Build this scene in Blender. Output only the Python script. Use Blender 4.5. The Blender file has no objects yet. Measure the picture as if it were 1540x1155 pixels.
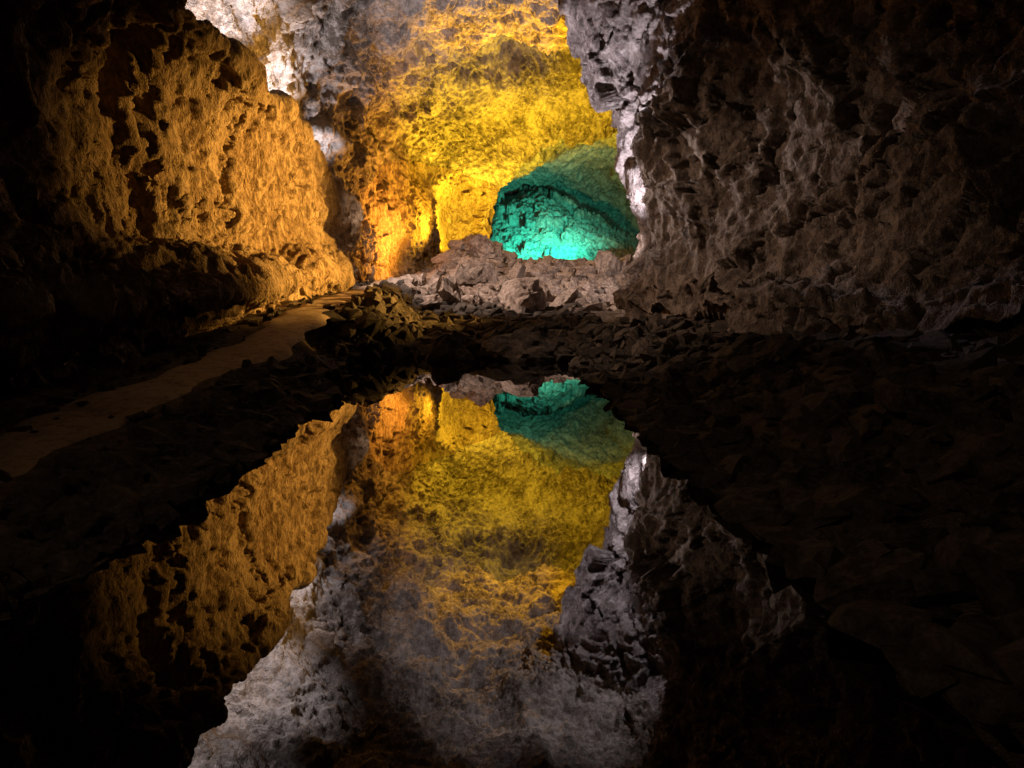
import bpy, math, random
import numpy as np

# ------------------------------------------------------------------ scene, camera, light
scene = bpy.context.scene
C = scene.collection
random.seed(7)
RNG = np.random.default_rng(11)

TH = math.radians(7.9)          # camera pitched down
FPX = 1120.0                    # focal length in photo pixels (1540 wide)
CAMH = 1.5
cam_d = bpy.data.cameras.new('camera')
cam = bpy.data.objects.new('camera', cam_d)
C.objects.link(cam)
cam.location = (0, 0, CAMH)
cam.rotation_euler = (math.pi / 2 - TH, 0, 0)
cam_d.sensor_width = 36.0
cam_d.lens = 36.0 * FPX / 1540.0
cam_d.clip_start = 0.05
cam_d.clip_end = 300
scene.camera = cam

world = bpy.data.worlds.new('World')
scene.world = world
world.use_nodes = True
bg = world.node_tree.nodes['Background']
bg.inputs['Color'].default_value = (0.02, 0.02, 0.025, 1)     # underground: no sky reaches the gallery
bg.inputs['Strength'].default_value = 0.02

scene.view_settings.view_transform = 'Standard'
scene.view_settings.look = 'None'
scene.view_settings.exposure = 0.0
scene.view_settings.gamma = 1.0


def lamp(name, loc, power, col, radius=0.12, aim=None, cone=None, blend=0.6):
    d = bpy.data.lights.new(name, 'SPOT' if aim is not None else 'POINT')
    d.energy = power
    d.color = col
    d.shadow_soft_size = radius
    o = bpy.data.objects.new(name, d)
    C.objects.link(o)
    o.location = loc
    if aim is not None:
        d.spot_size = math.radians(cone)
        d.spot_blend = blend
        from mathutils import Vector
        v = Vector(aim) - Vector(loc)
        o.rotation_euler = v.to_track_quat('-Z', 'Y').to_euler()
    return o


WHITE = (0.82, 0.80, 1.0)
YELL = (1.0, 0.64, 0.03)
ORAN = (1.0, 0.42, 0.05)
TEAL = (0.02, 0.9, 0.6)
WARM = (1.0, 0.66, 0.42)
# floodlights hidden in the gallery, plus two added fill lights
lamp('white_floodlight', (-5.5, 12.4, 5.85), 330, WHITE, aim=(-6.0, 13.0, 8.6), cone=80)
lamp('white_floodlight', (-5.45, 15.2, 5.3), 850, WHITE, aim=(-6.0, 16.0, 8.2), cone=80)
lamp('white_floodlight', (-5.4, 18.0, 4.9), 1000, WHITE, aim=(-5.7, 19.0, 7.6), cone=84)
lamp('white_floodlight', (-5.25, 20.8, 4.2), 480, WHITE, aim=(-5.3, 22.0, 6.6), cone=84)
lamp('white_floodlight', (3.3, 17.6, 2.2), 2600, WHITE, aim=(2.3, 19.7, 6.8), cone=90)
lamp('white_floodlight', (-4.6, 18.2, 5.6), 3800, WHITE, aim=(1.5, 20.2, 6.6), cone=34, blend=.5)
lamp('pink_floodlight', (-3.8, 18.8, 6.2), 3300, (1.0, 0.79, 0.70), aim=(0.3, 23.4, 1.0), cone=94, blend=.8)
lamp('yellow_floodlight', (-2.0, 32.8, 2.7), 2300, YELL, aim=(-2.2, 34.0, 8.0), cone=165, blend=.4)
lamp('yellow_floodlight', (1.4, 31.6, 3.3), 4000, YELL, aim=(1.0, 32.6, 9.0), cone=140, blend=.4)
lamp('gold_floodlight', (-2.2, 29.4, 3.5), 1000, (1.0, 0.54, 0.03), aim=(-4.4, 28.6, 5.0), cone=140, blend=.5)
lamp('amber_floodlight', (0.8, 30.6, 3.2), 12000, (1.0, 0.48, 0.02), aim=(0.5, 24.6, 9.9), cone=54)
lamp('orange_floodlight', (-2.4, 26.2, 2.5), 1900, ORAN, aim=(-5.5, 25.4, 4.2), cone=150, blend=.8)
lamp('orange_floodlight', (2.9, 17.4, 2.2), 11500, (1.0, 0.52, 0.10), aim=(-5.2, 16.5, 3.0), cone=66, blend=1.0)
lamp('teal_floodlight', (3.2, 37.4, 4.4), 4800, TEAL, aim=(.2, 45, 2.8), cone=100, blend=1.0)
lamp('green_floodlight', (5.2, 39.0, 4.6), 900, (0.16, 0.62, 0.36), aim=(2.0, 49, 7.6), cone=110, blend=1.0)
lamp('white_floodlight', (-4.8, 20.4, 4.9), 3600, (.95, .88, .92), aim=(2.9, 16.2, 3.8), cone=30, blend=1.0)
lamp('warm_fill', (-4.6, 13.6, 6.0), 1050, (1.0, .72, .54), aim=(3.0, 13.6, 1.7), cone=58, blend=1.0)  # added fill that brightens the right wall and its bench
lamp('white_floodlight', (3.1, 18.2, 2.6), 900, (1.0, .84, .84), aim=(1.4, 27.0, 1.9), cone=50, blend=.8)
lamp('foreground_fill', (-2.6, -2.5, 4.6), 130, WARM, radius=.2, aim=(1.2, 8.0, 0.0), cone=72, blend=1.0)  # added fill behind the camera, faintly lifts the near banks
lamp('rim_floodlight', (0.6, 20.3, 8.0), 900, WHITE, aim=(2.9, 15.4, 5.4), cone=24, blend=.6)

scene.cycles.max_bounces = 5
scene.cycles.diffuse_bounces = 2
scene.cycles.glossy_bounces = 3
scene.cycles.caustics_reflective = False


# ------------------------------------------------------------------ numpy noise
def _h(i, j, k, s):
    n = (i.astype(np.uint32) * np.uint32(374761393) + j.astype(np.uint32) * np.uint32(668265263)
         + k.astype(np.uint32) * np.uint32(2147483647 ^ 0x5bd1e995) + np.uint32((s * 974711) & 0xffffffff))
    n = (n ^ (n >> np.uint32(13))) * np.uint32(1274126177)
    n = (n ^ (n >> np.uint32(16))) * np.uint32(2246822519)
    return n ^ (n >> np.uint32(15))


ROT = np.array([[.36, .48, -.8], [-.8, .6, 0], [.48, .64, .6]])


def perlin(P, s=0):
    P = P @ ROT.T
    Pi = np.floor(P).astype(np.int64)
    F = (P - Pi).astype(np.float32)
    U = F * F * F * (F * (F * 6 - 15) + 10)
    out = 0
    for dx in (0, 1):
        wx = U[:, 0] if dx else 1 - U[:, 0]
        for dy in (0, 1):
            wy = U[:, 1] if dy else 1 - U[:, 1]
            for dz in (0, 1):
                wz = U[:, 2] if dz else 1 - U[:, 2]
                h = _h(Pi[:, 0] + dx, Pi[:, 1] + dy, Pi[:, 2] + dz, s)
                gx = (h & np.uint32(255)).astype(np.float32) / 127.5 - 1
                gy = ((h >> np.uint32(8)) & np.uint32(255)).astype(np.float32) / 127.5 - 1
                gz = ((h >> np.uint32(16)) & np.uint32(255)).astype(np.float32) / 127.5 - 1
                out = out + wx * wy * wz * (gx * (F[:, 0] - dx) + gy * (F[:, 1] - dy) + gz * (F[:, 2] - dz))
    return out


def fbm(P, octv=4, s=0, gain=0.5, ridged=False):
    a, t = 1.0, 0
    Q = P.copy()
    for o in range(octv):
        n = perlin(Q, s + o * 17)
        if ridged:
            n = 0.5 - np.abs(n) * 2.0
        t = t + a * n
        a *= gain
        Q = Q * 2.03 + 3.7
    return t


def worley(P, s=0, facet=False):
    P = P @ ROT.T
    Pi = np.floor(P).astype(np.int64)
    f1 = np.full(len(P), 9.0, np.float32)
    f2 = f1.copy()
    cid = np.zeros(len(P), np.uint32)
    tl = np.zeros(len(P), np.float32)
    for dx in (-1, 0, 1):
        for dy in (-1, 0, 1):
            for dz in (-1, 0, 1):
                c = Pi + np.array([dx, dy, dz])
                h = _h(c[:, 0], c[:, 1], c[:, 2], s)
                px = c[:, 0] + (h & np.uint32(1023)).astype(np.float32) / 1023
                py = c[:, 1] + ((h >> np.uint32(10)) & np.uint32(1023)).astype(np.float32) / 1023
                pz = c[:, 2] + ((h >> np.uint32(20)) & np.uint32(1023)).astype(np.float32) / 1023
                d = ((px - P[:, 0]) ** 2 + (py - P[:, 1]) ** 2 + (pz - P[:, 2]) ** 2).astype(np.float32)
                m = d < f1
                f2 = np.where(m, f1, np.minimum(f2, d))
                cid = np.where(m, h, cid)
                tv = (((h >> np.uint32(3)) & np.uint32(255)).astype(np.float32) / 127.5 - 1) * (P[:, 0] - px) \
                    + (((h >> np.uint32(11)) & np.uint32(255)).astype(np.float32) / 127.5 - 1) * (P[:, 1] - py) \
                    + (((h >> np.uint32(19)) & np.uint32(255)).astype(np.float32) / 127.5 - 1) * (P[:, 2] - pz)
                tl = np.where(m, tv, tl)
                f1 = np.where(m, d, f1)
    c = (cid & np.uint32(4095)).astype(np.float32) / 4095
    if facet:
        return np.sqrt(f1), np.sqrt(f2), c, tl          # tl: a plane through each cell, tilted its own way
    return np.sqrt(f1), np.sqrt(f2), c


def sstep(a, b, x):
    t = np.clip((x - a) / (b - a), 0, 1)
    return t * t * (3 - 2 * t)


def gauss(P, c, r):
    q = (P - np.array(c)) / np.array(r)
    return np.exp(-(q * q).sum(1))


def pocket(P, c, r, edge=0.25):
    """1 inside an ellipsoid, falling to 0 over a narrow rim"""
    m = np.abs(P - np.array(c)).max(1) < 2.5 * max(r)
    q = np.full(len(P), 9.0)
    A = P[m]
    w = np.stack([fbm(A * 1.3, 4, 501, .6), fbm(A * 1.3, 4, 502, .6), fbm(A * 1.3, 4, 503, .6)], 1) * .5
    q[m] = np.sqrt((((A + w - np.array(c)) / np.array(r)) ** 2).sum(1))
    if edge == 0:
        return np.sqrt(np.clip(1 - q * q, 0, None))      # rounded hollow with a crisp rim
    return 1 - sstep(1 - edge, 1 + edge * 0.4, q)


# a viewing direction of the survey photograph -> point on the vertical plane y = Y
def pix(px, py, Y):
    u = (px - 770) / FPX
    v = (577.5 - py) / FPX
    d = (u, math.cos(TH) + v * math.sin(TH), -math.sin(TH) + v * math.cos(TH))
    t = Y / d[1]
    return (d[0] * t, Y, CAMH + d[2] * t)


# ------------------------------------------------------------------ materials
def nodes_of(name):
    m = bpy.data.materials.new(name)
    m.use_nodes = True
    nt = m.node_tree
    return m, nt, nt.nodes['Principled BSDF']


def rock_mat(name, c1, c2, c3, scale=1.0, bump=0.85, rough=0.92, stretch=(1, 1, 1), rot=(0, 0, 0), dist=.10, spec=0.2, fuzz=.5):
    m, nt, bs = nodes_of(name)
    N, L = nt.nodes, nt.links
    geo = N.new('ShaderNodeNewGeometry')
    mp = N.new('ShaderNodeMapping')
    mp.vector_type = 'TEXTURE'
    mp.inputs['Rotation'].default_value = rot
    mp.inputs['Scale'].default_value = stretch
    L.new(geo.outputs['Position'], mp.inputs['Vector'])

    def noise(sc, det, rg):
        n = N.new('ShaderNodeTexNoise')
        n.inputs['Scale'].default_value = sc * scale
        n.inputs['Detail'].default_value = det
        n.inputs['Roughness'].default_value = rg
        L.new(mp.outputs['Vector'], n.inputs['Vector'])
        return n

    def ramp(src, p0, a0, p1, a1):
        r = N.new('ShaderNodeValToRGB')
        r.color_ramp.elements[0].position = p0
        r.color_ramp.elements[0].color = (*a0, 1)
        r.color_ramp.elements[1].position = p1
        r.color_ramp.elements[1].color = (*a1, 1)
        L.new(src, r.inputs['Fac'])
        return r
    big = noise(0.8, 2, 0.6)
    mid = noise(7.0, 4, 0.84)
    r1 = ramp(big.outputs['Fac'], .38, c1, .62, c2)
    r2 = ramp(mid.outputs['Fac'], .50, (0, 0, 0), .72, (1, 1, 1))
    mx = N.new('ShaderNodeMixRGB')
    mx.inputs['Color2'].default_value = (*c3, 1)
    L.new(r2.outputs['Color'], mx.inputs['Fac'])
    L.new(r1.outputs['Color'], mx.inputs['Color1'])
    r3 = ramp(mid.outputs['Fac'], .36, (fuzz, fuzz, fuzz), .52, (1, 1, 1))
    mu = N.new('ShaderNodeMixRGB')
    mu.blend_type = 'MULTIPLY'
    mu.inputs['Fac'].default_value = 1
    L.new(mx.outputs['Color'], mu.inputs['Color1'])
    L.new(r3.outputs['Color'], mu.inputs['Color2'])
    L.new(mu.outputs['Color'], bs.inputs['Base Color'])
    bp = N.new('ShaderNodeBump')
    bp.inputs['Strength'].default_value = bump
    bp.inputs['Distance'].default_value = dist / scale
    L.new(mid.outputs['Fac'], bp.inputs['Height'])
    L.new(bp.outputs['Normal'], bs.inputs['Normal'])
    bs.inputs['Roughness'].default_value = rough
    bs.inputs['Specular IOR Level'].default_value = spec
    return m


M_LEFT = rock_mat('ochre_lava_wall', (0.24, 0.16, 0.09), (0.36, 0.26, 0.16), (0.46, 0.36, 0.24), stretch=(1, 1, 2.6), rot=(.45, 0, 0), dist=.16)
M_CEIL = rock_mat('ochre_lava_vault', (0.17, 0.13, 0.09), (0.42, 0.35, 0.27), (0.50, 0.44, 0.36), stretch=(1, 1.5, 1), dist=.14, scale=.75, bump=.7)
M_RIGHT = rock_mat('brown_lava_wall', (0.16, 0.12, 0.095), (0.28, 0.22, 0.18), (0.36, 0.31, 0.27), stretch=(1, 1, 1.6), rot=(-.5, 0, 0), dist=.14)
M_FAR = rock_mat('pale_chamber_rock', (0.28, 0.28, 0.26), (0.42, 0.42, 0.38), (0.5, 0.5, 0.46), scale=0.6)
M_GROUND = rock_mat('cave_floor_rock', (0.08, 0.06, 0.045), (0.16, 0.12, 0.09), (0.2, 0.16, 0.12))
M_PATH = rock_mat('trodden_sand', (0.36, 0.27, 0.18), (0.48, 0.37, 0.26), (0.42, 0.32, 0.22), bump=0.25)
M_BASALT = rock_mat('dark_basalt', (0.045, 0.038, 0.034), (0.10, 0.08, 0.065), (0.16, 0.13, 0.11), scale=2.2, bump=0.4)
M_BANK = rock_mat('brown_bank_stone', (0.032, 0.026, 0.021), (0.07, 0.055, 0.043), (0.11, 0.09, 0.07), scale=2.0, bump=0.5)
M_RUBBLE = rock_mat('brown_rubble', (0.18, 0.13, 0.10), (0.32, 0.25, 0.20), (0.40, 0.34, 0.29), scale=1.8, bump=0.5)

m, nt, bs = nodes_of('still_dark_water')
N, L = nt.nodes, nt.links
out = N['Material Output']
gl = N.new('ShaderNodeBsdfGlossy'); gl.inputs['Roughness'].default_value = 0.0
gl.inputs['Color'].default_value = (0.95, 0.95, 0.95, 1)
df = N.new('ShaderNodeBsdfDiffuse'); df.inputs['Color'].default_value = (0.003, 0.003, 0.003, 1)
fr = N.new('ShaderNodeFresnel'); fr.inputs['IOR'].default_value = 3.0
mixs = N.new('ShaderNodeMixShader')
L.new(fr.outputs[0], mixs.inputs[0]); L.new(df.outputs[0], mixs.inputs[1]); L.new(gl.outputs[0], mixs.inputs[2])
L.new(mixs.outputs[0], out.inputs['Surface'])
wn = N.new('ShaderNodeTexNoise'); wn.inputs['Scale'].default_value = 2.5
wb = N.new('ShaderNodeBump'); wb.inputs['Strength'].default_value = 0.02; wb.inputs['Distance'].default_value = 0.01
L.new(wn.outputs['Fac'], wb.inputs['Height']); L.new(wb.outputs['Normal'], gl.inputs['Normal'])
M_WATER = m


# ------------------------------------------------------------------ mesh helpers
def mesh_np(name, V, Fq, mat, smooth=True):
    me = bpy.data.meshes.new(name)
    k = Fq.shape[1]
    me.vertices.add(len(V))
    me.vertices.foreach_set('co', np.ascontiguousarray(V, np.float32).ravel())
    me.loops.add(Fq.size)
    me.loops.foreach_set('vertex_index', np.ascontiguousarray(Fq, np.int32).ravel())
    me.polygons.add(len(Fq))
    me.polygons.foreach_set('loop_start', np.arange(0, Fq.size, k, dtype=np.int32))
    me.polygons.foreach_set('loop_total', np.full(len(Fq), k, np.int32))
    me.polygons.foreach_set('use_smooth', np.full(len(Fq), smooth))
    me.update(calc_edges=True)
    me.materials.append(mat)
    return me


def grid_faces(nr, nc):
    i = np.arange(nr - 1)[:, None] * nc + np.arange(nc - 1)[None, :]
    return np.stack([i, i + nc, i + nc + 1, i + 1], -1).reshape(-1, 4)


def link(name, me, label=None, cat=None, group=None, kind=None, parent=None):
    o = bpy.data.objects.new(name, me)
    C.objects.link(o)
    if parent is not None:
        o.parent = parent
    if label: o['label'] = label
    if cat: o['category'] = cat
    if group: o['group'] = group
    if kind: o['kind'] = kind
    return o


# ------------------------------------------------------------------ the lava tube: lofted cross sections
# 0 lbase 1 lunder 2 lbench 3 lfoot 4 lw1 5 lw2 6 lip 7 gutter 8 lhaunch 9 cl 10 c 11 cr 12 rh 13 rw2 14 rw1 15 rfoot 16 rbench 17 runder 18 rbase
def sec(Y, pts):
    r = []
    for p in pts:
        if len(p) == 3:
            q = pix(p[1], p[2], Y)
            r.append((q[0], q[2]))
        else:
            r.append(p)
    return Y, r


P_ = lambda a, b: ('p', a, b)
cap = lambda c, z, s: [(c[0] + (x - c[0]) * s, c[1] + (zz - c[1]) * s) for x, zz in z]
near = [(-4.4, -.8), (-5.4, .2), (-5.2, 1.1), (-6.0, 1.7), (-6.4, 2.8), (-6.2, 4.2), (-5.6, 5.4), (-6.0, 5.8), (-5.4, 7.0), (-3.2, 8.0), (0, 8.4), (3.2, 8.0),
        (5.6, 6.8), (6.6, 5.0), (6.6, 3.2), (6.2, 2.0), (5.2, 1.5), (5.3, .7), (4.2, -.6)]
SEC = [
    sec(-7.5, cap((0, 3), near, .05)),
    sec(-7.0, cap((0, 3), near, .75)),
    sec(-4.0, near),
    sec(3.0, near),
    sec(7.0, [(-4.9, -.6), (-5.7, .4), (-4.9, 1.3), (-6.2, 1.75), (-6.7, 3), (-6.3, 4.6), (-5.5, 5.9), (-6.2, 6.0), (-5.8, 7.6), (-3.5, 8.6), (-.5, 9.0), (3, 8.8),
              (5.5, 7.2), (6.6, 5), (6.6, 3.2), (6.0, 1.95), (4.7, 1.45), (4.9, .7), (3.6, -.5)]),
    sec(10.0, [(-4.8, -.3), (-5.5, .6), (-4.65, 1.25), (-5.8, 1.75), (-6.4, 3), (-6.0, 4.6), (-5.2, 5.9), (-6.7, 6.0), (-6.2, 7.8), (-3.5, 8.9), (-.5, 9.2), (3, 9.0),
               (5.2, 7.4), (5.9, 5), (5.6, 3.2), (5.0, 1.85), (3.6, 1.35), (3.4, .7), (2.4, -.4)]),
    sec(13.0, [(-4.7, -.1), (-5.1, .8), (-4.5, 1.4), (-5.6, 1.95), (-5.95, 3), (-5.6, 4.4), P_(335, 70), (-6.6, 5.3), (-6.1, 7.5), (-3.4, 8.9), (-.5, 9.3), (3, 9.1),
               (5.0, 7.4), (4.8, 5.2), (4.3, 3.3), (3.9, 1.8), P_(1010, 440), P_(1030, 490), (1.8, -.3)]),
    sec(16.0, [(-4.7, .2), (-4.9, 1.1), (-4.5, 1.6), (-5.3, 2.1), (-5.5, 3), (-5.2, 4.1), P_(417, 160), (-6.5, 4.7), (-6.0, 6.9), (-3.3, 8.8), (-.6, 9.4), (2.4, 9.4),
               P_(1050, 0), P_(968, 112), P_(938, 205), P_(955, 375), P_(915, 445), P_(925, 480), (1.5, -.1)]),
    sec(17.6, [(-4.7, .4), (-4.9, 1.2), (-4.5, 1.7), (-5.2, 2.2), (-5.3, 2.9), (-5.1, 3.8), P_(448, 188), (-6.4, 4.2), (-5.9, 6.5), (-3.3, 8.7), (-.6, 9.5), (2.3, 9.5),
               (4.0, 8.0), (4.0, 5.6), (3.7, 3.8), (3.4, 2.0), P_(930, 440), P_(945, 470), (1.8, -.1)]),
    sec(20.0, [(-4.7, .7), (-4.8, 1.4), (-4.5, 1.8), (-5.0, 2.2), (-5.1, 2.8), (-4.95, 3.3), P_(487, 235), (-6.1, 3.7), P_(462, 125), P_(555, 8), (-.8, 9.7), (.7, 9.4),
               P_(850, 0), P_(880, 108), P_(920, 195), P_(950, 340), P_(950, 395), P_(925, 440), (2.4, .2)]),
    sec(22.0, [(-4.7, .8), (-5.0, 1.5), (-4.8, 1.9), (-5.0, 2.3), (-4.9, 2.7), (-4.8, 3.0), P_(512, 305), (-5.8, 3.2), P_(498, 185), P_(560, 60), (-.8, 9.8), (1.3, 9.8),
               (2.4, 9.0), (2.9, 7.0), (3.6, 5), (4.0, 3), (4.2, 2), (4.2, 1.2), (3.6, .4)]),
    sec(24.0, [(-4.6, .9), (-4.8, 1.5), (-4.7, 1.8), (-4.9, 2.2), P_(545, 385), P_(541, 370), P_(536, 345), P_(528, 290), P_(530, 200), P_(562, 95), (-1.0, 9.8), (1.5, 9.8),
               (3.0, 9.0), (3.8, 7.0), (4.4, 5), (4.7, 3), (4.8, 2), (4.8, 1.2), (4.0, .4)]),
    sec(26.0, [(-4.2, 1.0), (-4.4, 1.6), (-4.4, 2.0), (-4.5, 2.3), P_(575, 380), P_(568, 355), P_(562, 320), P_(555, 260), P_(560, 190), P_(590, 105), P_(670, 45), P_(790, 28),
               (3.6, 9.2), (4.6, 7.0), (5.2, 5), (5.4, 3), (5.4, 2), (5.4, 1.2), (4.6, .6)]),
    sec(29.0, [(-3.5, 1.2), (-3.6, 1.7), (-3.65, 2.0), (-3.7, 2.3), P_(625, 370), P_(619, 345), P_(612, 300), P_(606, 240), P_(614, 180), P_(650, 125), P_(730, 90), P_(830, 80),
               (4.4, 9.0), (5.6, 7.0), (6.0, 5), (6.2, 3), (6.2, 2), (6.2, 1.4), (5.4, .8)]),
    sec(32.0, [(-2.7, 1.2), (-2.75, 1.7), (-2.8, 2.0), (-2.85, 2.4), P_(668, 370), P_(664, 340), P_(660, 300), P_(655, 250), P_(668, 205), P_(705, 165), P_(780, 140), P_(870, 130),
               (5.0, 8.8), (6.2, 7.0), (6.6, 5), (6.6, 3), (6.6, 2.2), (6.6, 1.6), (6, 1)]),
    sec(34.5, [(-1.8, 1.2), (-1.85, 1.7), (-1.9, 2.1), (-1.9, 2.5), P_(708, 365), P_(706, 330), P_(705, 300), P_(708, 265), P_(722, 232), P_(756, 200), P_(820, 175), P_(900, 168),
               (5.6, 8.6), (6.6, 7.0), (7.0, 5), (7.0, 3), (7.0, 2.2), (7.0, 1.6), (6.4, 1)]),
    sec(36.5, [(-1.0, 1.2), (-1.05, 1.7), (-1.1, 2.1), (-1.15, 2.6), P_(733, 358), P_(734, 330), P_(738, 303), P_(748, 283), P_(764, 266), P_(800, 238), P_(850, 206), P_(920, 196),
               (6.6, 8.4), (7.2, 7.0), (7.4, 5), (7.4, 3), (7.4, 2.2), (7.4, 1.6), (6.8, 1)]),
    sec(38.2, [(-3.6, 1.0), (-4.0, 1.7), (-4.2, 2.2), (-4.4, 2.8), (-4.5, 3.6), (-4.4, 4.6), (-4.2, 5.6), (-3.8, 6.4), (-3.0, 7.3), P_(770, 262), P_(850, 213), P_(930, 204),
               (6.8, 8.3), (7.6, 7.0), (7.8, 5), (7.8, 3), (7.8, 2.2), (7.8, 1.6), (7, 1)]),
    sec(46.0, [(-4.6, 1.0), (-5.2, 2), (-5.4, 3), (-5.5, 3.6), (-5.4, 4.4), (-5.2, 5.2), (-4.8, 6.0), (-4.2, 6.8), (-3.2, 7.5), (-1.2, 8.0), P_(850, 250), P_(930, 246),
               (6.4, 7.9), (7.6, 6.6), (8, 5), (8, 3), (8, 2.2), (8, 1.6), (7.2, 1)]),
    sec(53.0, [(-3.0, 1.0), (-3.4, 2), (-3.5, 3), (-3.5, 3.6), (-3.4, 4.2), (-3.2, 4.8), (-2.9, 5.4), (-2.5, 6), (-1.8, 6.6), (-.2, 7.2), (1.8, 7.6), (3.6, 7.5),
               (5.2, 7), (6.2, 6), (6.6, 4.8), (6.6, 3), (6.6, 2.2), (6.6, 1.6), (6, 1)]),
    sec(56.5, cap((2, 4), [(-3.0, 1.0), (-3.4, 2), (-3.5, 3), (-3.5, 3.6), (-3.4, 4.2), (-3.2, 4.8), (-2.9, 5.4), (-2.5, 6), (-1.8, 6.6), (-.2, 7.2), (1.8, 7.6), (3.6, 7.5),
               (5.2, 7), (6.2, 6), (6.6, 4.8), (6.6, 3), (6.6, 2.2), (6.6, 1.6), (6, 1)], .05)),
]
SY = np.array([s[0] for s in SEC])
SP = np.array([s[1] for s in SEC])                    # (S, 19, 2)


def pchip_like(xk, Yk, x):
    """C1 cubic hermite with limited slopes; Yk (n, ...)"""
    h = np.diff(xk)
    d = np.diff(Yk, axis=0) / h.reshape(-1, *([1] * (Yk.ndim - 1)))
    m = np.zeros_like(Yk)
    w = (h[:-1] / (h[:-1] + h[1:])).reshape(-1, *([1] * (Yk.ndim - 1)))
    s = d[:-1] * (1 - w) + d[1:] * w
    lim = 2.2 * np.minimum(np.abs(d[:-1]), np.abs(d[1:])) + 0.15 * np.maximum(np.abs(d[:-1]), np.abs(d[1:]))
    m[1:-1] = np.clip(s, -lim, lim)
    m[0], m[-1] = d[0], d[-1]
    i = np.clip(np.searchsorted(xk, x, side='right') - 1, 0, len(xk) - 2)
    t = ((x - xk[i]) / h[i]).reshape(-1, *([1] * (Yk.ndim - 1)))
    hh = h[i].reshape(t.shape)
    return ((2 * t ** 3 - 3 * t ** 2 + 1) * Yk[i] + (t ** 3 - 2 * t ** 2 + t) * hh * m[i]
            + (-2 * t ** 3 + 3 * t ** 2) * Yk[i + 1] + (t ** 3 - t ** 2) * hh * m[i + 1])


# rows along y: denser where the tube turns towards the viewer
ys = []
for a, b, st in ((-7.5, 3, .35), (3, 7, .09), (7, 15.5, .034), (15.5, 20.5, .02), (20.5, 25, .036), (25, 30, .042), (30, 37, .03), (37, 39, .03), (39, 50, .11), (50, 56.5, .06)):
    ys += list(np.arange(a, b, st))
ys = np.array(ys + [56.5])
rows = pchip_like(SY, SP, ys)                          # (R, 19, 2)
NK = 19
seg = [16, 22, 20, 22, 40, 40, 30, 34, 48, 44, 44, 40, 44, 46, 46, 40, 26, 18]     # samples per control span
tk = np.concatenate([np.linspace(k, k + 1, n, endpoint=False) for k, n in enumerate(seg)] + [[18.0]])
cont = pchip_like(np.arange(NK).astype(float), np.swapaxes(rows, 0, 1), tk)     # (K, R, 2)
cont = np.swapaxes(cont, 0, 1)                         # (R, K, 2)
R_, K_ = cont.shape[:2]
V0 = np.zeros((R_, K_, 3))
V0[..., 0] = cont[..., 0]
V0[..., 1] = ys[:, None]
V0[..., 2] = cont[..., 1]
du = np.gradient(V0, axis=0)
dv = np.gradient(V0, axis=1)
nrm = np.cross(du, dv)
nrm /= np.linalg.norm(nrm, axis=2, keepdims=True) + 1e-9
# make the normal point into the gallery
ctr = V0.mean(axis=1, keepdims=True)
sgn = np.sign(((ctr - V0) * nrm).sum(2).sum())
nrm *= sgn
P = V0.reshape(-1, 3)
Nn = nrm.reshape(-1, 3)
TK = np.repeat(tk[None, :], R_, 0).ravel()
YY = P[:, 1]


def terrace(f, k, a=.72):
    """turn a smooth field into ledges with broken edges"""
    t = f * k
    fl = np.floor(t)
    return (fl + sstep(a, 1.0, t - fl)) / k


def vec(P, sc, o, s, gain=.55):
    return np.stack([fbm(P * sc, o, s, gain), fbm(P * sc, o, s + 1, gain), fbm(P * sc, o, s + 2, gain)], 1)


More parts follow.
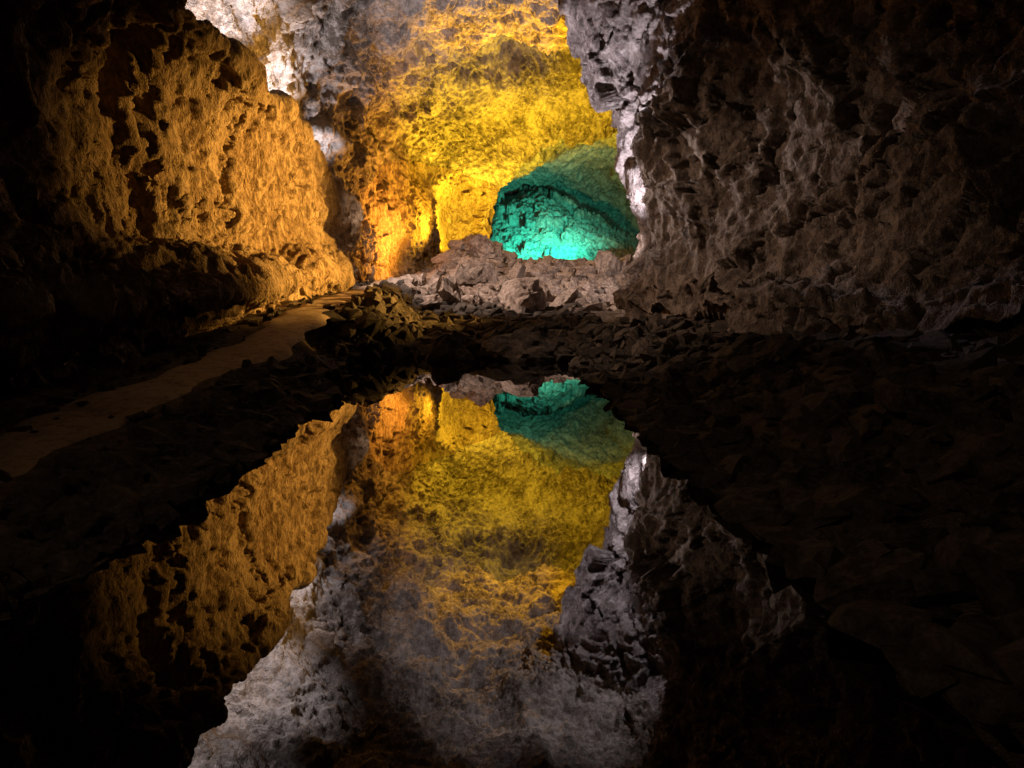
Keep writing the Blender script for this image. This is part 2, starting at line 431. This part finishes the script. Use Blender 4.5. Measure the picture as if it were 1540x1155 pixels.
def wall_disp(P):
    wl = 1 - sstep(6.0, 8.5, TK)                       # left wall
    wr = sstep(11.6, 12.6, TK)                         # right wall
    wc = 1 - wl - wr
    W1 = vec(P, .8, 4, 5)
    D = fbm(P * 0.36, 3, 1) * (0.55 * wl + .36 * wc + .55 * wr)
    # flow texture on the left: grooves running down and towards the back
    Q = P.copy()
    Q[:, 2] = P[:, 2] * 0.45 + 0.25 * P[:, 1]
    Q = Q + 0.4 * W1
    D += wl * (0.42 * terrace(fbm(Q * .8, 4, 21, .5), 5) + 0.19 * fbm(Q * 1.2, 3, 22, .55, True) + 0.06 * fbm(Q * 4.2, 3, 23, .6, True))
    # vault: flakes of lining that has come away in layers
    Qc = P * np.array([1.0, .8, 1.0]) + .5 * W1
    D += wc * (0.62 * terrace(fbm(Qc * .75, 4, 31, .52), 6) + 0.14 * fbm(Qc * 1.2, 3, 32, .55, True) + 0.06 * fbm(Qc * 4.2, 3, 33, .6, True))
    # right wall: folds and broken blocks
    Qf = P.copy()
    Qf[:, 2] = P[:, 2] * .5 - .3 * P[:, 1]
    D += wr * (.42 * fbm(Qf * .55 + .25 * W1, 3, 40, .5, True) - .42) * sstep(11.9, 13.2, TK)
    Qr = P * np.array([1, .8, .7]) + 0.5 * W1
    f1, f2, cid, t1 = worley(Qr * 0.8, 3, True)
    blk = (cid - .5) * 0.34 + .62 * t1 - 0.10 * (1 - sstep(0, .06, f2 - f1))
    g1, g2, gid, t2 = worley(Qr * 2.2 + 5, 4, True)
    blk2 = (gid - .5) * 0.10 + .22 * t2 - 0.03 * (1 - sstep(0, .08, g2 - g1))
    low = sstep(13.6, 15.2, TK)
    face = 1 - .3 * sstep(16.4, 18.0, YY)
    D += wr * face * ((blk * (1 - .6 * low) + blk2 * (1 - .5 * low)) + 0.07 * fbm(P * 1.6, 4, 45, .55, True) + 0.05 * fbm(P * np.array([5, 4, 3.2]), 3, 46, .6, True))
    D += wc * (blk * 0.3 + blk2 * 0.3)
    # fissures: long dark slits
    c1, c2, _ = worley((P + .6 * W1) * np.array([.9, .9, .32]) * .75 + 31, 14)
    D -= (wl * .30 + wr * .22 + wc * .10) * (1 - sstep(.0, .035, c2 - c1)) * sstep(-.05, .25, fbm(P * .6, 2, 15))
    # gas pockets, ragged
    W = .5 * vec(P, 1.7, 4, 51, .6)
    p1, p2, pid = worley((P + W) * np.array([1.0, 1.0, .38]) * 0.95 + 20, 9)
    D -= wl * 0.45 * (pid > .62) * (1 - sstep(.08, .22, p1))
    q1, q2, qid = worley((P + .5 * W) * np.array([1.0, 1.0, .6]) * 2.6 + 9, 10)
    D -= (wl * .6 + wc * .45 + .1 * wr) * 0.15 * (qid > .66) * (1 - sstep(.08, .28, q1))
    return D


D = wall_disp(P)
# hollows that the photograph shows
D -= 1.2 * pocket(P, pix(775, 98, 29.4), (2.3, 1.7, 1.8), .5)
D -= 1.1 * pocket(P, pix(268, 115, 11.6), (.9, .75, 1.0), .7)
D -= 1.0 * pocket(P, pix(185, 345, 9.9), (.8, 1.1, .6), .6)
alc = pocket(P, pix(690, 338, 33.3), (1.75, 3.2, 2.2), 0)
P = P + Nn * D[:, None]
P = P + (2.3 * alc * sstep(-3.7, -2.0, P[:, 0]))[:, None] * np.array([-.42, .9, 0.05])
Vd = P.reshape(R_, K_, 3)


def piece(name, r0, r1, k0, k1, mat, label, cat='cave wall'):
    S = Vd[r0:r1 + 1, k0:k1 + 1]
    me = mesh_np(name, S.reshape(-1, 3), grid_faces(S.shape[0], S.shape[1]), mat)
    o = link(name, me, label, cat, kind='structure')
    return o


kL = int(np.searchsorted(tk, 7.0))
kR = int(np.searchsorted(tk, 11.5))
rF = int(np.searchsorted(ys, 37.0))
piece('wall_left', 0, rF, 0, kL, M_LEFT, 'ochre lava wall with a low bench beside the sandy path')
piece('ceiling', 0, rF, kL, kR, M_CEIL, 'yellow lit vaulted lava ceiling above the pool and rubble', 'cave ceiling')
piece('wall_right', 0, rF, kR, K_ - 1, M_RIGHT, 'craggy brown lava wall rising above the dark right bank')
piece('back_chamber', rF, R_ - 1, 0, K_ - 1, M_FAR, 'green lit rear chamber seen through the arch behind the rubble')

# ------------------------------------------------------------------ ground
itp = np.interp


def path_h(y):
    return itp(y, [-8, 4, 6.2, 7.8, 10.4, 13.1, 16.6, 20, 26, 30], [.05, .06, .12, .26, .41, .71, 1.02, 1.25, 1.54, 1.7])


def pool_d(x, y):
    """distance outside the shoreline (negative in the water)"""
    w = 0.10 * np.sin(y * 2.1 + 1) + 0.07 * np.sin(y * 5.3)
    xl = itp(y, [1, 4.8, 7.3, 9.4, 11.2, 12.5, 14], [-2.5, -2.2, -2.3, -2.3, -2.9, -3.2, -3.2]) + w
    xr = itp(y, [1, 5.9, 7.6, 11.4, 13], [1.6, 1.38, 1.30, 1.15, 1.1]) + 0.4 * w
    fy = 14.9 - .16 * (x + 1.0) ** 2 + 0.12 * np.sin(x * 2.3)
    return np.maximum.reduce([xl - x, x - xr, y - fy, 1.0 - y])


def ground_z(x, y):
    d = pool_d(x, y)
    left = path_h(y)
    cen = itp(y, [14.2, 15.4, 17, 20, 22, 25, 28, 30, 33, 36, 39, 44, 48, 56], [0, .22, .42, .62, .85, 1.25, 1.9, 2.15, 1.9, 1.8, 1.8, 1.8, 1.8, 1.8])
    right = 0.62 + 0.12 * (x - 3) + 0.02 * (y - 8)
    wl = 1 - sstep(-3.4, -1.9, x)
    wr = sstep(.8, 2.6, x) * (1 - sstep(14, 19, y))
    cen = cen + 0.95 * np.exp(-((x + 1.5) / 1.2) ** 2 - ((y - 29.6) / 2.6) ** 2)
    T = cen * (1 - wl) * (1 - wr) + left * wl * (1 - wr) + right * wr
    T = T * (1 - sstep(36, 40, y)) + cen * sstep(36, 40, y)
    wid = np.where(x > -.5, 1.9, 1.05)
    wid = np.where((y > 13) & (x > -3) & (x < 1), .5, wid)
    z = T * sstep(0, 1, np.clip(d, 0, None) / wid * .95 + .02)
    z = np.where(d < 0, -0.03 - .7 * sstep(0, .8, -d), z)
    return z


gx = np.arange(-8.5, 9.01, .07)
gy = np.concatenate([np.arange(-7.6, 3, .25), np.arange(3, 24, .07), np.arange(24, 57, .11)])
GX, GY = np.meshgrid(gx, gy, indexing='ij')
gxf, gyf = GX.ravel(), GY.ravel()
gz = ground_z(gxf, gyf)
Pg = np.stack([gxf, gyf, gz], 1)
dg = pool_d(gxf, gyf)
onp = np.exp(-((gxf + 4.0) / .75) ** 4) * (gyf < 26)
gz = gz + (1 - .85 * onp) * np.where(dg > 0, 1, .2) * (0.11 * fbm(Pg * 1.1, 4, 61) + .05 * fbm(Pg * 4, 3, 62, .55, True)) * sstep(-.1, .5, dg)
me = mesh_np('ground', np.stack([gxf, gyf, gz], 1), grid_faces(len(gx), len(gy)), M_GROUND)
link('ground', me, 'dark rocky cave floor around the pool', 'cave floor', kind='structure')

# path
py_ = np.arange(2.5, 27, .06)
pu = np.linspace(-1, 1, 25)
PX, PYY = np.meshgrid(pu, py_, indexing='ij')
cx = -3.98 + .12 * np.sin(PYY * .7) + itp(PYY, [20, 27], [0, .35])
hw = .50 + .08 * np.sin(PYY * 1.9) + .06 * np.sin(PYY * 4.7 + 1)
X = cx + PX * hw
pz = path_h(PYY) + .045 - .09 * np.abs(PX) ** 6
Pp = np.stack([X.ravel(), PYY.ravel(), pz.ravel()], 1)
Pp[:, 2] += .035 * fbm(Pp * 1.3, 4, 71)
me = mesh_np('path', Pp, grid_faces(len(pu), len(py_)), M_PATH)
link('path', me, 'trodden sandy path running along the left wall', 'path', kind='structure')

# water
wx = np.array([[-4.2, .5, 0], [2.6, .5, 0], [2.6, 15.6, 0], [-4.2, 15.6, 0]])
me = mesh_np('pool_water', wx, np.array([[0, 1, 2, 3]]), M_WATER)
link('pool_water', me, 'still black pool mirroring the coloured vault', 'water', kind='structure')

# heap of fallen slabs in the rear chamber
hx = np.arange(-6, 8.6, .05)
hy = np.concatenate([np.arange(37.6, 49.5, .055), np.arange(49.5, 54, .2)])
HX, HY = np.meshgrid(hx, hy, indexing='ij')
H0 = np.stack([HX.ravel(), HY.ravel(), np.zeros(HX.size)], 1)
top = 1.4 + itp(H0[:, 1], [38, 40, 44, 48, 50, 54], [0, .9, 3.0, 5.2, 5.7, 5.9]) * itp(H0[:, 0], [-6, -3, -1, 2, 5, 8], [.3, .7, .95, 1, .7, .4])
H0[:, 2] = top
HW = H0 * np.array([.55, 1.0, 1.3]) + .4 * np.stack([fbm(H0 * .9, 4, 91, .6), fbm(H0 * .9, 4, 92, .6), fbm(H0 * .9, 4, 93, .6)], 1)
f1, f2, cid = worley(HW * .8 + 2, 55)
g1, g2, gid = worley(HW * 2.3 + 7, 56)
H0[:, 2] += .8 * (cid - .5) + .35 * (gid - .5) + .38 * fbm(H0 * np.array([.7, 1.6, 1.6]), 5, 57, .6, True)
me = mesh_np('slab_heap', H0, grid_faces(len(hx), len(hy)), M_FAR)
link('slab_heap', me, 'slope of fallen slabs lit bright teal in the rear chamber', 'rock slope', kind='structure')


# ------------------------------------------------------------------ rocks
import bmesh


def rock_mesh(name, sub, seed, mat, cuts=9, rough=.06, box=0.0, smooth=False):
    rg = np.random.default_rng(seed)
    bm = bmesh.new()
    bmesh.ops.create_icosphere(bm, subdivisions=sub, radius=1)
    V = np.array([v.co[:] for v in bm.verts])
    Fc = np.array([[v.index for v in f.verts] for f in bm.faces])
    bm.free()
    if box:
        q = np.abs(V).max(1, keepdims=True)
        V = V * (1 - box) + V / q * .78 * box
    for i in range(cuts):
        n = rg.normal(size=3)
        n /= np.linalg.norm(n)
        d = rg.uniform(.34, .72)
        t = V @ n - d
        V = V - np.where(t > 0, t * .97, 0)[:, None] * n
    off = rg.uniform(-50, 50, 3)
    nn = V / (np.linalg.norm(V, axis=1, keepdims=True) + 1e-6)
    V = V + nn * (rough * fbm(V * 2.2 + off, 4 if sub > 3 else 2, 81, .6, True))[:, None]
    if sub > 3:
        f1, f2, cid = worley(V * 1.7 + off, 83)
        g1, g2, gid = worley(V * 4.0 + off, 84)
        V = V + nn * (.20 * (cid - .5) + .07 * (gid - .5) - .05 * (1 - sstep(0, .08, f2 - f1)))[:, None]
    V -= (V.max(0) + V.min(0)) / 2
    V /= np.abs(V).max(0)                     # unit half extents
    return mesh_np(name, V, Fc, mat, smooth)


def chip_mesh(name, seed, mat, n=15):
    """a broken stone: convex hull of scattered points, 12 to 30 flat faces"""
    rg = np.random.default_rng(seed)
    bm = bmesh.new()
    for i in range(n):
        v = rg.normal(size=3)
        v /= np.linalg.norm(v)
        v = np.sign(v) * np.abs(v) ** .75 * rg.uniform(.8, 1.0)
        bm.verts.new(v)
    bm.verts.ensure_lookup_table()
    res = bmesh.ops.convex_hull(bm, input=list(bm.verts))
    bmesh.ops.delete(bm, geom=list({g for g in res['geom_interior'] if isinstance(g, bmesh.types.BMVert)}), context='VERTS')
    bmesh.ops.triangulate(bm, faces=list(bm.faces))
    bmesh.ops.recalc_face_normals(bm, faces=list(bm.faces))
    bm.verts.index_update()
    V = np.array([v.co[:] for v in bm.verts])
    Fc = np.array([[v.index for v in f.verts] for f in bm.faces])
    bm.free()
    V -= (V.max(0) + V.min(0)) / 2
    V /= np.abs(V).max(0)
    return mesh_np(name, V, Fc, mat, False)


def rock_at(name, me, loc, half, rot, **kw):
    o = link(name, me, **kw)
    o.location = loc
    o.scale = half
    o.rotation_euler = rot
    return o


def hit(px, py, y0=12.0, y1=29.8):
    """first place where a line of sight meets the rubble slope"""
    for Y in np.arange(y0, y1, .1):
        q = pix(px, py, Y)
        if q[2] <= ground_z(np.array([q[0]]), np.array([Y]))[0]:
            return Y
    return y1


BO = [  # px, py, w, h, tilt, box, label
    (723, 371, 40, 32, .2, .2, 'pinkish brown boulder crowning the very top of the rubble heap'),
    (688, 371, 30, 20, .1, .0, 'low brown rock just left of the topmost boulder'),
    (673, 389, 50, 28, .0, .2, 'rounded grey brown boulder on the left shoulder of the heap'),
    (711, 413, 74, 50, .35, .3, 'biggest brown boulder with a smooth sloping face below the heap top'),
    (629, 401, 28, 32, -.2, .2, 'dark upright rock at the left end of the heap by the yellow wall'),
    (631, 422, 23, 22, .1, .1, 'knobbly ochre rock where the sandy path ends'),
    (678, 442, 36, 52, .05, .75, 'tall square block with vertical cracks on the left of the heap'),
    (652, 433, 22, 40, .08, .6, 'narrow dark block leaning on the tall square block'),
    (632, 444, 26, 20, -.1, .1, 'small grey rock below the knobbly ochre rock'),
    (646, 459, 40, 28, -.15, .3, 'flat topped pale rock at the front left foot of the heap'),
    (657, 413, 24, 13, .1, .2, 'thin flat slab in the dark gap under the left shoulder'),
    (745, 382, 22, 22, .0, .1, 'orange brown rock at the right of the topmost boulder'),
    (718, 454, 15, 28, .1, .2, 'slim pointed stone standing right of the tall square block'),
    (728, 444, 24, 28, .5, .3, 'leaning grey slab below the biggest boulder'),
    (703, 455, 24, 22, .2, .1, 'squat grey rock at the foot of the tall square block'),
    (787, 449, 68, 60, -.1, .45, 'large banded purple brown boulder in the middle of the heap'),
    (779, 412, 25, 38, .15, .5, 'upright tan block behind the large banded boulder'),
    (797, 405, 24, 22, -.4, .3, 'tilted tan stone right of the upright tan block'),
    (818, 402, 30, 20, .0, .1, 'orange tinged rock on the crest before the teal light'),
    (843, 399, 25, 20, .1, .4, 'pink cube shaped rock on the crest before the teal light'),
    (856, 412, 22, 18, .0, .0, 'pale rounded stone below the pink cube shaped rock'),
    (880, 411, 32, 24, .2, .2, 'bright orange rock on the crest left of the pointed white rock'),
    (914, 400, 40, 46, .0, .0, 'pointed whitish rock peak at the right end of the crest'),
    (934, 404, 24, 32, .3, .4, 'orange slab tucked behind the pointed whitish peak'),
    (945, 411, 18, 14, .0, .1, 'little orange stone against the white lit foot of the wall'),
    (920, 432, 34, 28, .05, .7, 'pale flat faced block under the pointed whitish peak'),
    (823, 446, 24, 36, -.2, .3, 'dark reddish rock right of the large banded boulder'),
    (851, 449, 38, 36, .1, .2, 'rounded purple brown boulder in the right half of the heap'),
    (821, 422, 30, 22, -.3, .3, 'crumbly grey rock between crest and large banded boulder'),
    (863, 429, 18, 24, .2, .3, 'small white upright stone in the right half of the heap'),
    (887, 435, 30, 26, .0, .1, 'rough pale grey rock left of the flat faced block'),
    (858, 471, 28, 22, .3, .4, 'sharp edged slab at the front right foot of the heap'),
    (851, 427, 22, 20, .1, .1, 'grey lump below the pale rounded stone'),
    (756, 432, 26, 30, .2, .2, 'dusky rock between the biggest boulder and the banded boulder'),
    (745, 452, 24, 22, -.1, .2, 'dusky rock touching the left side of the banded boulder'),
]
BLK = []
for i, (px, py, w, h, tilt, box, lab) in enumerate(BO):
    Y = hit(px, py + h * .42)
    c = pix(px, py, Y)
    sx, sz = w / 2 / FPX * Y, h / 2 / FPX * Y
    me = rock_mesh('boulder', 4, 100 + i, M_RUBBLE, cuts=12, rough=.06, box=box)
    sy = .5 * (sx + sz) * random.uniform(.85, 1.2)
    rock_at('boulder', me, (c[0], Y - .05 * sy, c[2]), (sx * 1.04, sy, sz * 1.04), (random.uniform(-.2, .2), tilt, random.uniform(-.3, .3)),
            label=lab, cat='boulder', group='boulders of the rubble heap')
for (px, py, w, h, lab) in ((681, 540, 80, 84, 'smaller black boulder at the far waterline left of centre'), (790, 541, 130, 88, 'wide black boulder at the far waterline in the centre')):
    Y = 14.4
    c = pix(px, py, Y)
    me = rock_mesh('boulder', 4, 300 + px, M_BASALT, cuts=5, rough=.12, box=.1)
    sx, sz = w / 2 / FPX * Y, h / 2 / FPX * Y
    rock_at('boulder', me, (c[0], Y, c[2] - .05), (sx, sx * .8, sz * 1.1), (0, 0, random.uniform(-.4, .4)), label=lab, cat='boulder', group='black boulders at the far waterline')

SM = [chip_mesh('stone', 500 + i, M_BASALT, 12 + i % 7) for i in range(16)]
SR = [chip_mesh('stone', 620 + i, M_RUBBLE, 12 + i % 7) for i in range(16)]
SB = [chip_mesh('stone', 740 + i, M_BANK, 12 + i % 7) for i in range(16)]


def slope_rot(x, y):
    e = .15
    zx = (ground_z(np.array([x + e]), np.array([y]))[0] - ground_z(np.array([x - e]), np.array([y]))[0]) / (2 * e)
    zy = (ground_z(np.array([x]), np.array([y + e]))[0] - ground_z(np.array([x]), np.array([y - e]))[0]) / (2 * e)
    return math.atan(zy) * .8, -math.atan(zx) * .8


def bank(name, label, spots, meshes, flat, nobj, mat):
    """spots: (x, y, size); the largest seen ones are single stones, the rest one mass"""
    spots = sorted(spots, key=lambda s_: -s_[2] / max(s_[1], 2.5))
    data = [(m.vertices, ) for m in meshes]
    arr = []
    for m in meshes:
        v = np.zeros(len(m.vertices) * 3, np.float32); m.vertices.foreach_get('co', v)
        f = np.zeros(len(m.polygons) * 3, np.int32); m.loops.foreach_get('vertex_index', f)
        arr.append((v.reshape(-1, 3), f.reshape(-1, 3)))
    from mathutils import Euler
    VV, FF, n0 = [], [], 0
    trs = []
    for (x, y, s) in spots:
        z = ground_z(np.array([x]), np.array([y]))[0]
        rx, ry = slope_rot(x, y)
        fl = random.uniform(*flat)
        rot = (rx + random.gauss(0, .28), ry + random.gauss(0, .28), random.uniform(0, 6.28))
        half = (s * random.uniform(.8, 1.25), s * random.uniform(.55, .9), s * fl)
        trs.append(((x, y, z + half[2] * .35), half, rot, random.randrange(len(meshes))))
    for (loc, half, rot, k) in trs[nobj:]:
        v, f = arr[k]
        Rm = np.array(Euler(rot).to_matrix())
        VV.append((v * np.array(half)) @ Rm.T + np.array(loc))
        FF.append(f + n0)
        n0 += len(v)
    root = bpy.data.objects.new(name, None)
    C.objects.link(root)
    root['label'] = label
    root['kind'] = 'structure'
    if VV:
        link('small_stones', mesh_np('small_stones', np.concatenate(VV), np.concatenate(FF), mat, False), kind='stuff', parent=root)
    for (loc, half, rot, k) in trs[:nobj]:
        rock_at('stone', meshes[k], loc, half, rot, parent=root)
    return root


U = random.uniform
sp = []
for _ in range(1400):
    y = U(2.5, 14.5)
    xl = itp(y, [1, 4.8, 7.3, 9.4, 11.2, 12.5, 14], [-2.5, -2.2, -2.3, -2.3, -2.9, -3.2, -3.2])
    sp.append((max(xl - .02 - 1.0 * U(0, 1) ** 1.1, -3.3 + .3 * U(0, 1)) if xl > -3 else xl + U(-.1, .15), y, U(.05, .11) if U(0, 1) < .6 else U(.11, .24)))
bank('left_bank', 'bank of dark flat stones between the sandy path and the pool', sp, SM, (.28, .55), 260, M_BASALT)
sp = []
for _ in range(1900):
    y = U(2.5, 16.0)
    xr = itp(y, [1, 5.9, 7.6, 11.4, 13, 16], [1.6, 1.38, 1.3, 1.15, 1.1, .8])
    sp.append((xr + .06 + 3.6 * U(0, 1) ** 1.4, y, U(.05, .11) if U(0, 1) < .6 else U(.11, .26)))
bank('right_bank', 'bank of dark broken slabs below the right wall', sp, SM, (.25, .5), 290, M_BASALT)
sp = []
for _ in range(2100):
    x = U(-3.5, 2.0)
    y = 14.9 - .16 * (x + 1.0) ** 2 + 6.8 * U(0, 1) ** 1.3
    sp.append((x, y, U(.05, .11) if U(0, 1) < .6 else U(.11, .27)))
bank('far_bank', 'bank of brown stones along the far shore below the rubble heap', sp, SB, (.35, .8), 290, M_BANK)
sp = []
for _ in range(1500):
    sp.append((U(-3.4, 4.6), U(20.5, 32), U(.08, .16) if U(0, 1) < .7 else U(.16, .34)))
bank('rubble_heap', 'heap of fallen brown rubble between the pool and the green chamber', sp, SR, (.5, .85), 290, M_RUBBLE)
sp = []
for _ in range(420):
    y = U(5, 24)
    side = -1 if U(0, 1) < .6 else 1
    sp.append((-3.98 + side * (.72 - .55 * U(0, 1) ** 3) + U(-.12, .05), y, U(.02, .05) if U(0, 1) < .8 else U(.05, .12)))
bank('path_edge', 'loose stones strewn along the edges of the sandy path', sp, SB, (.5, .9), 90, M_BANK)
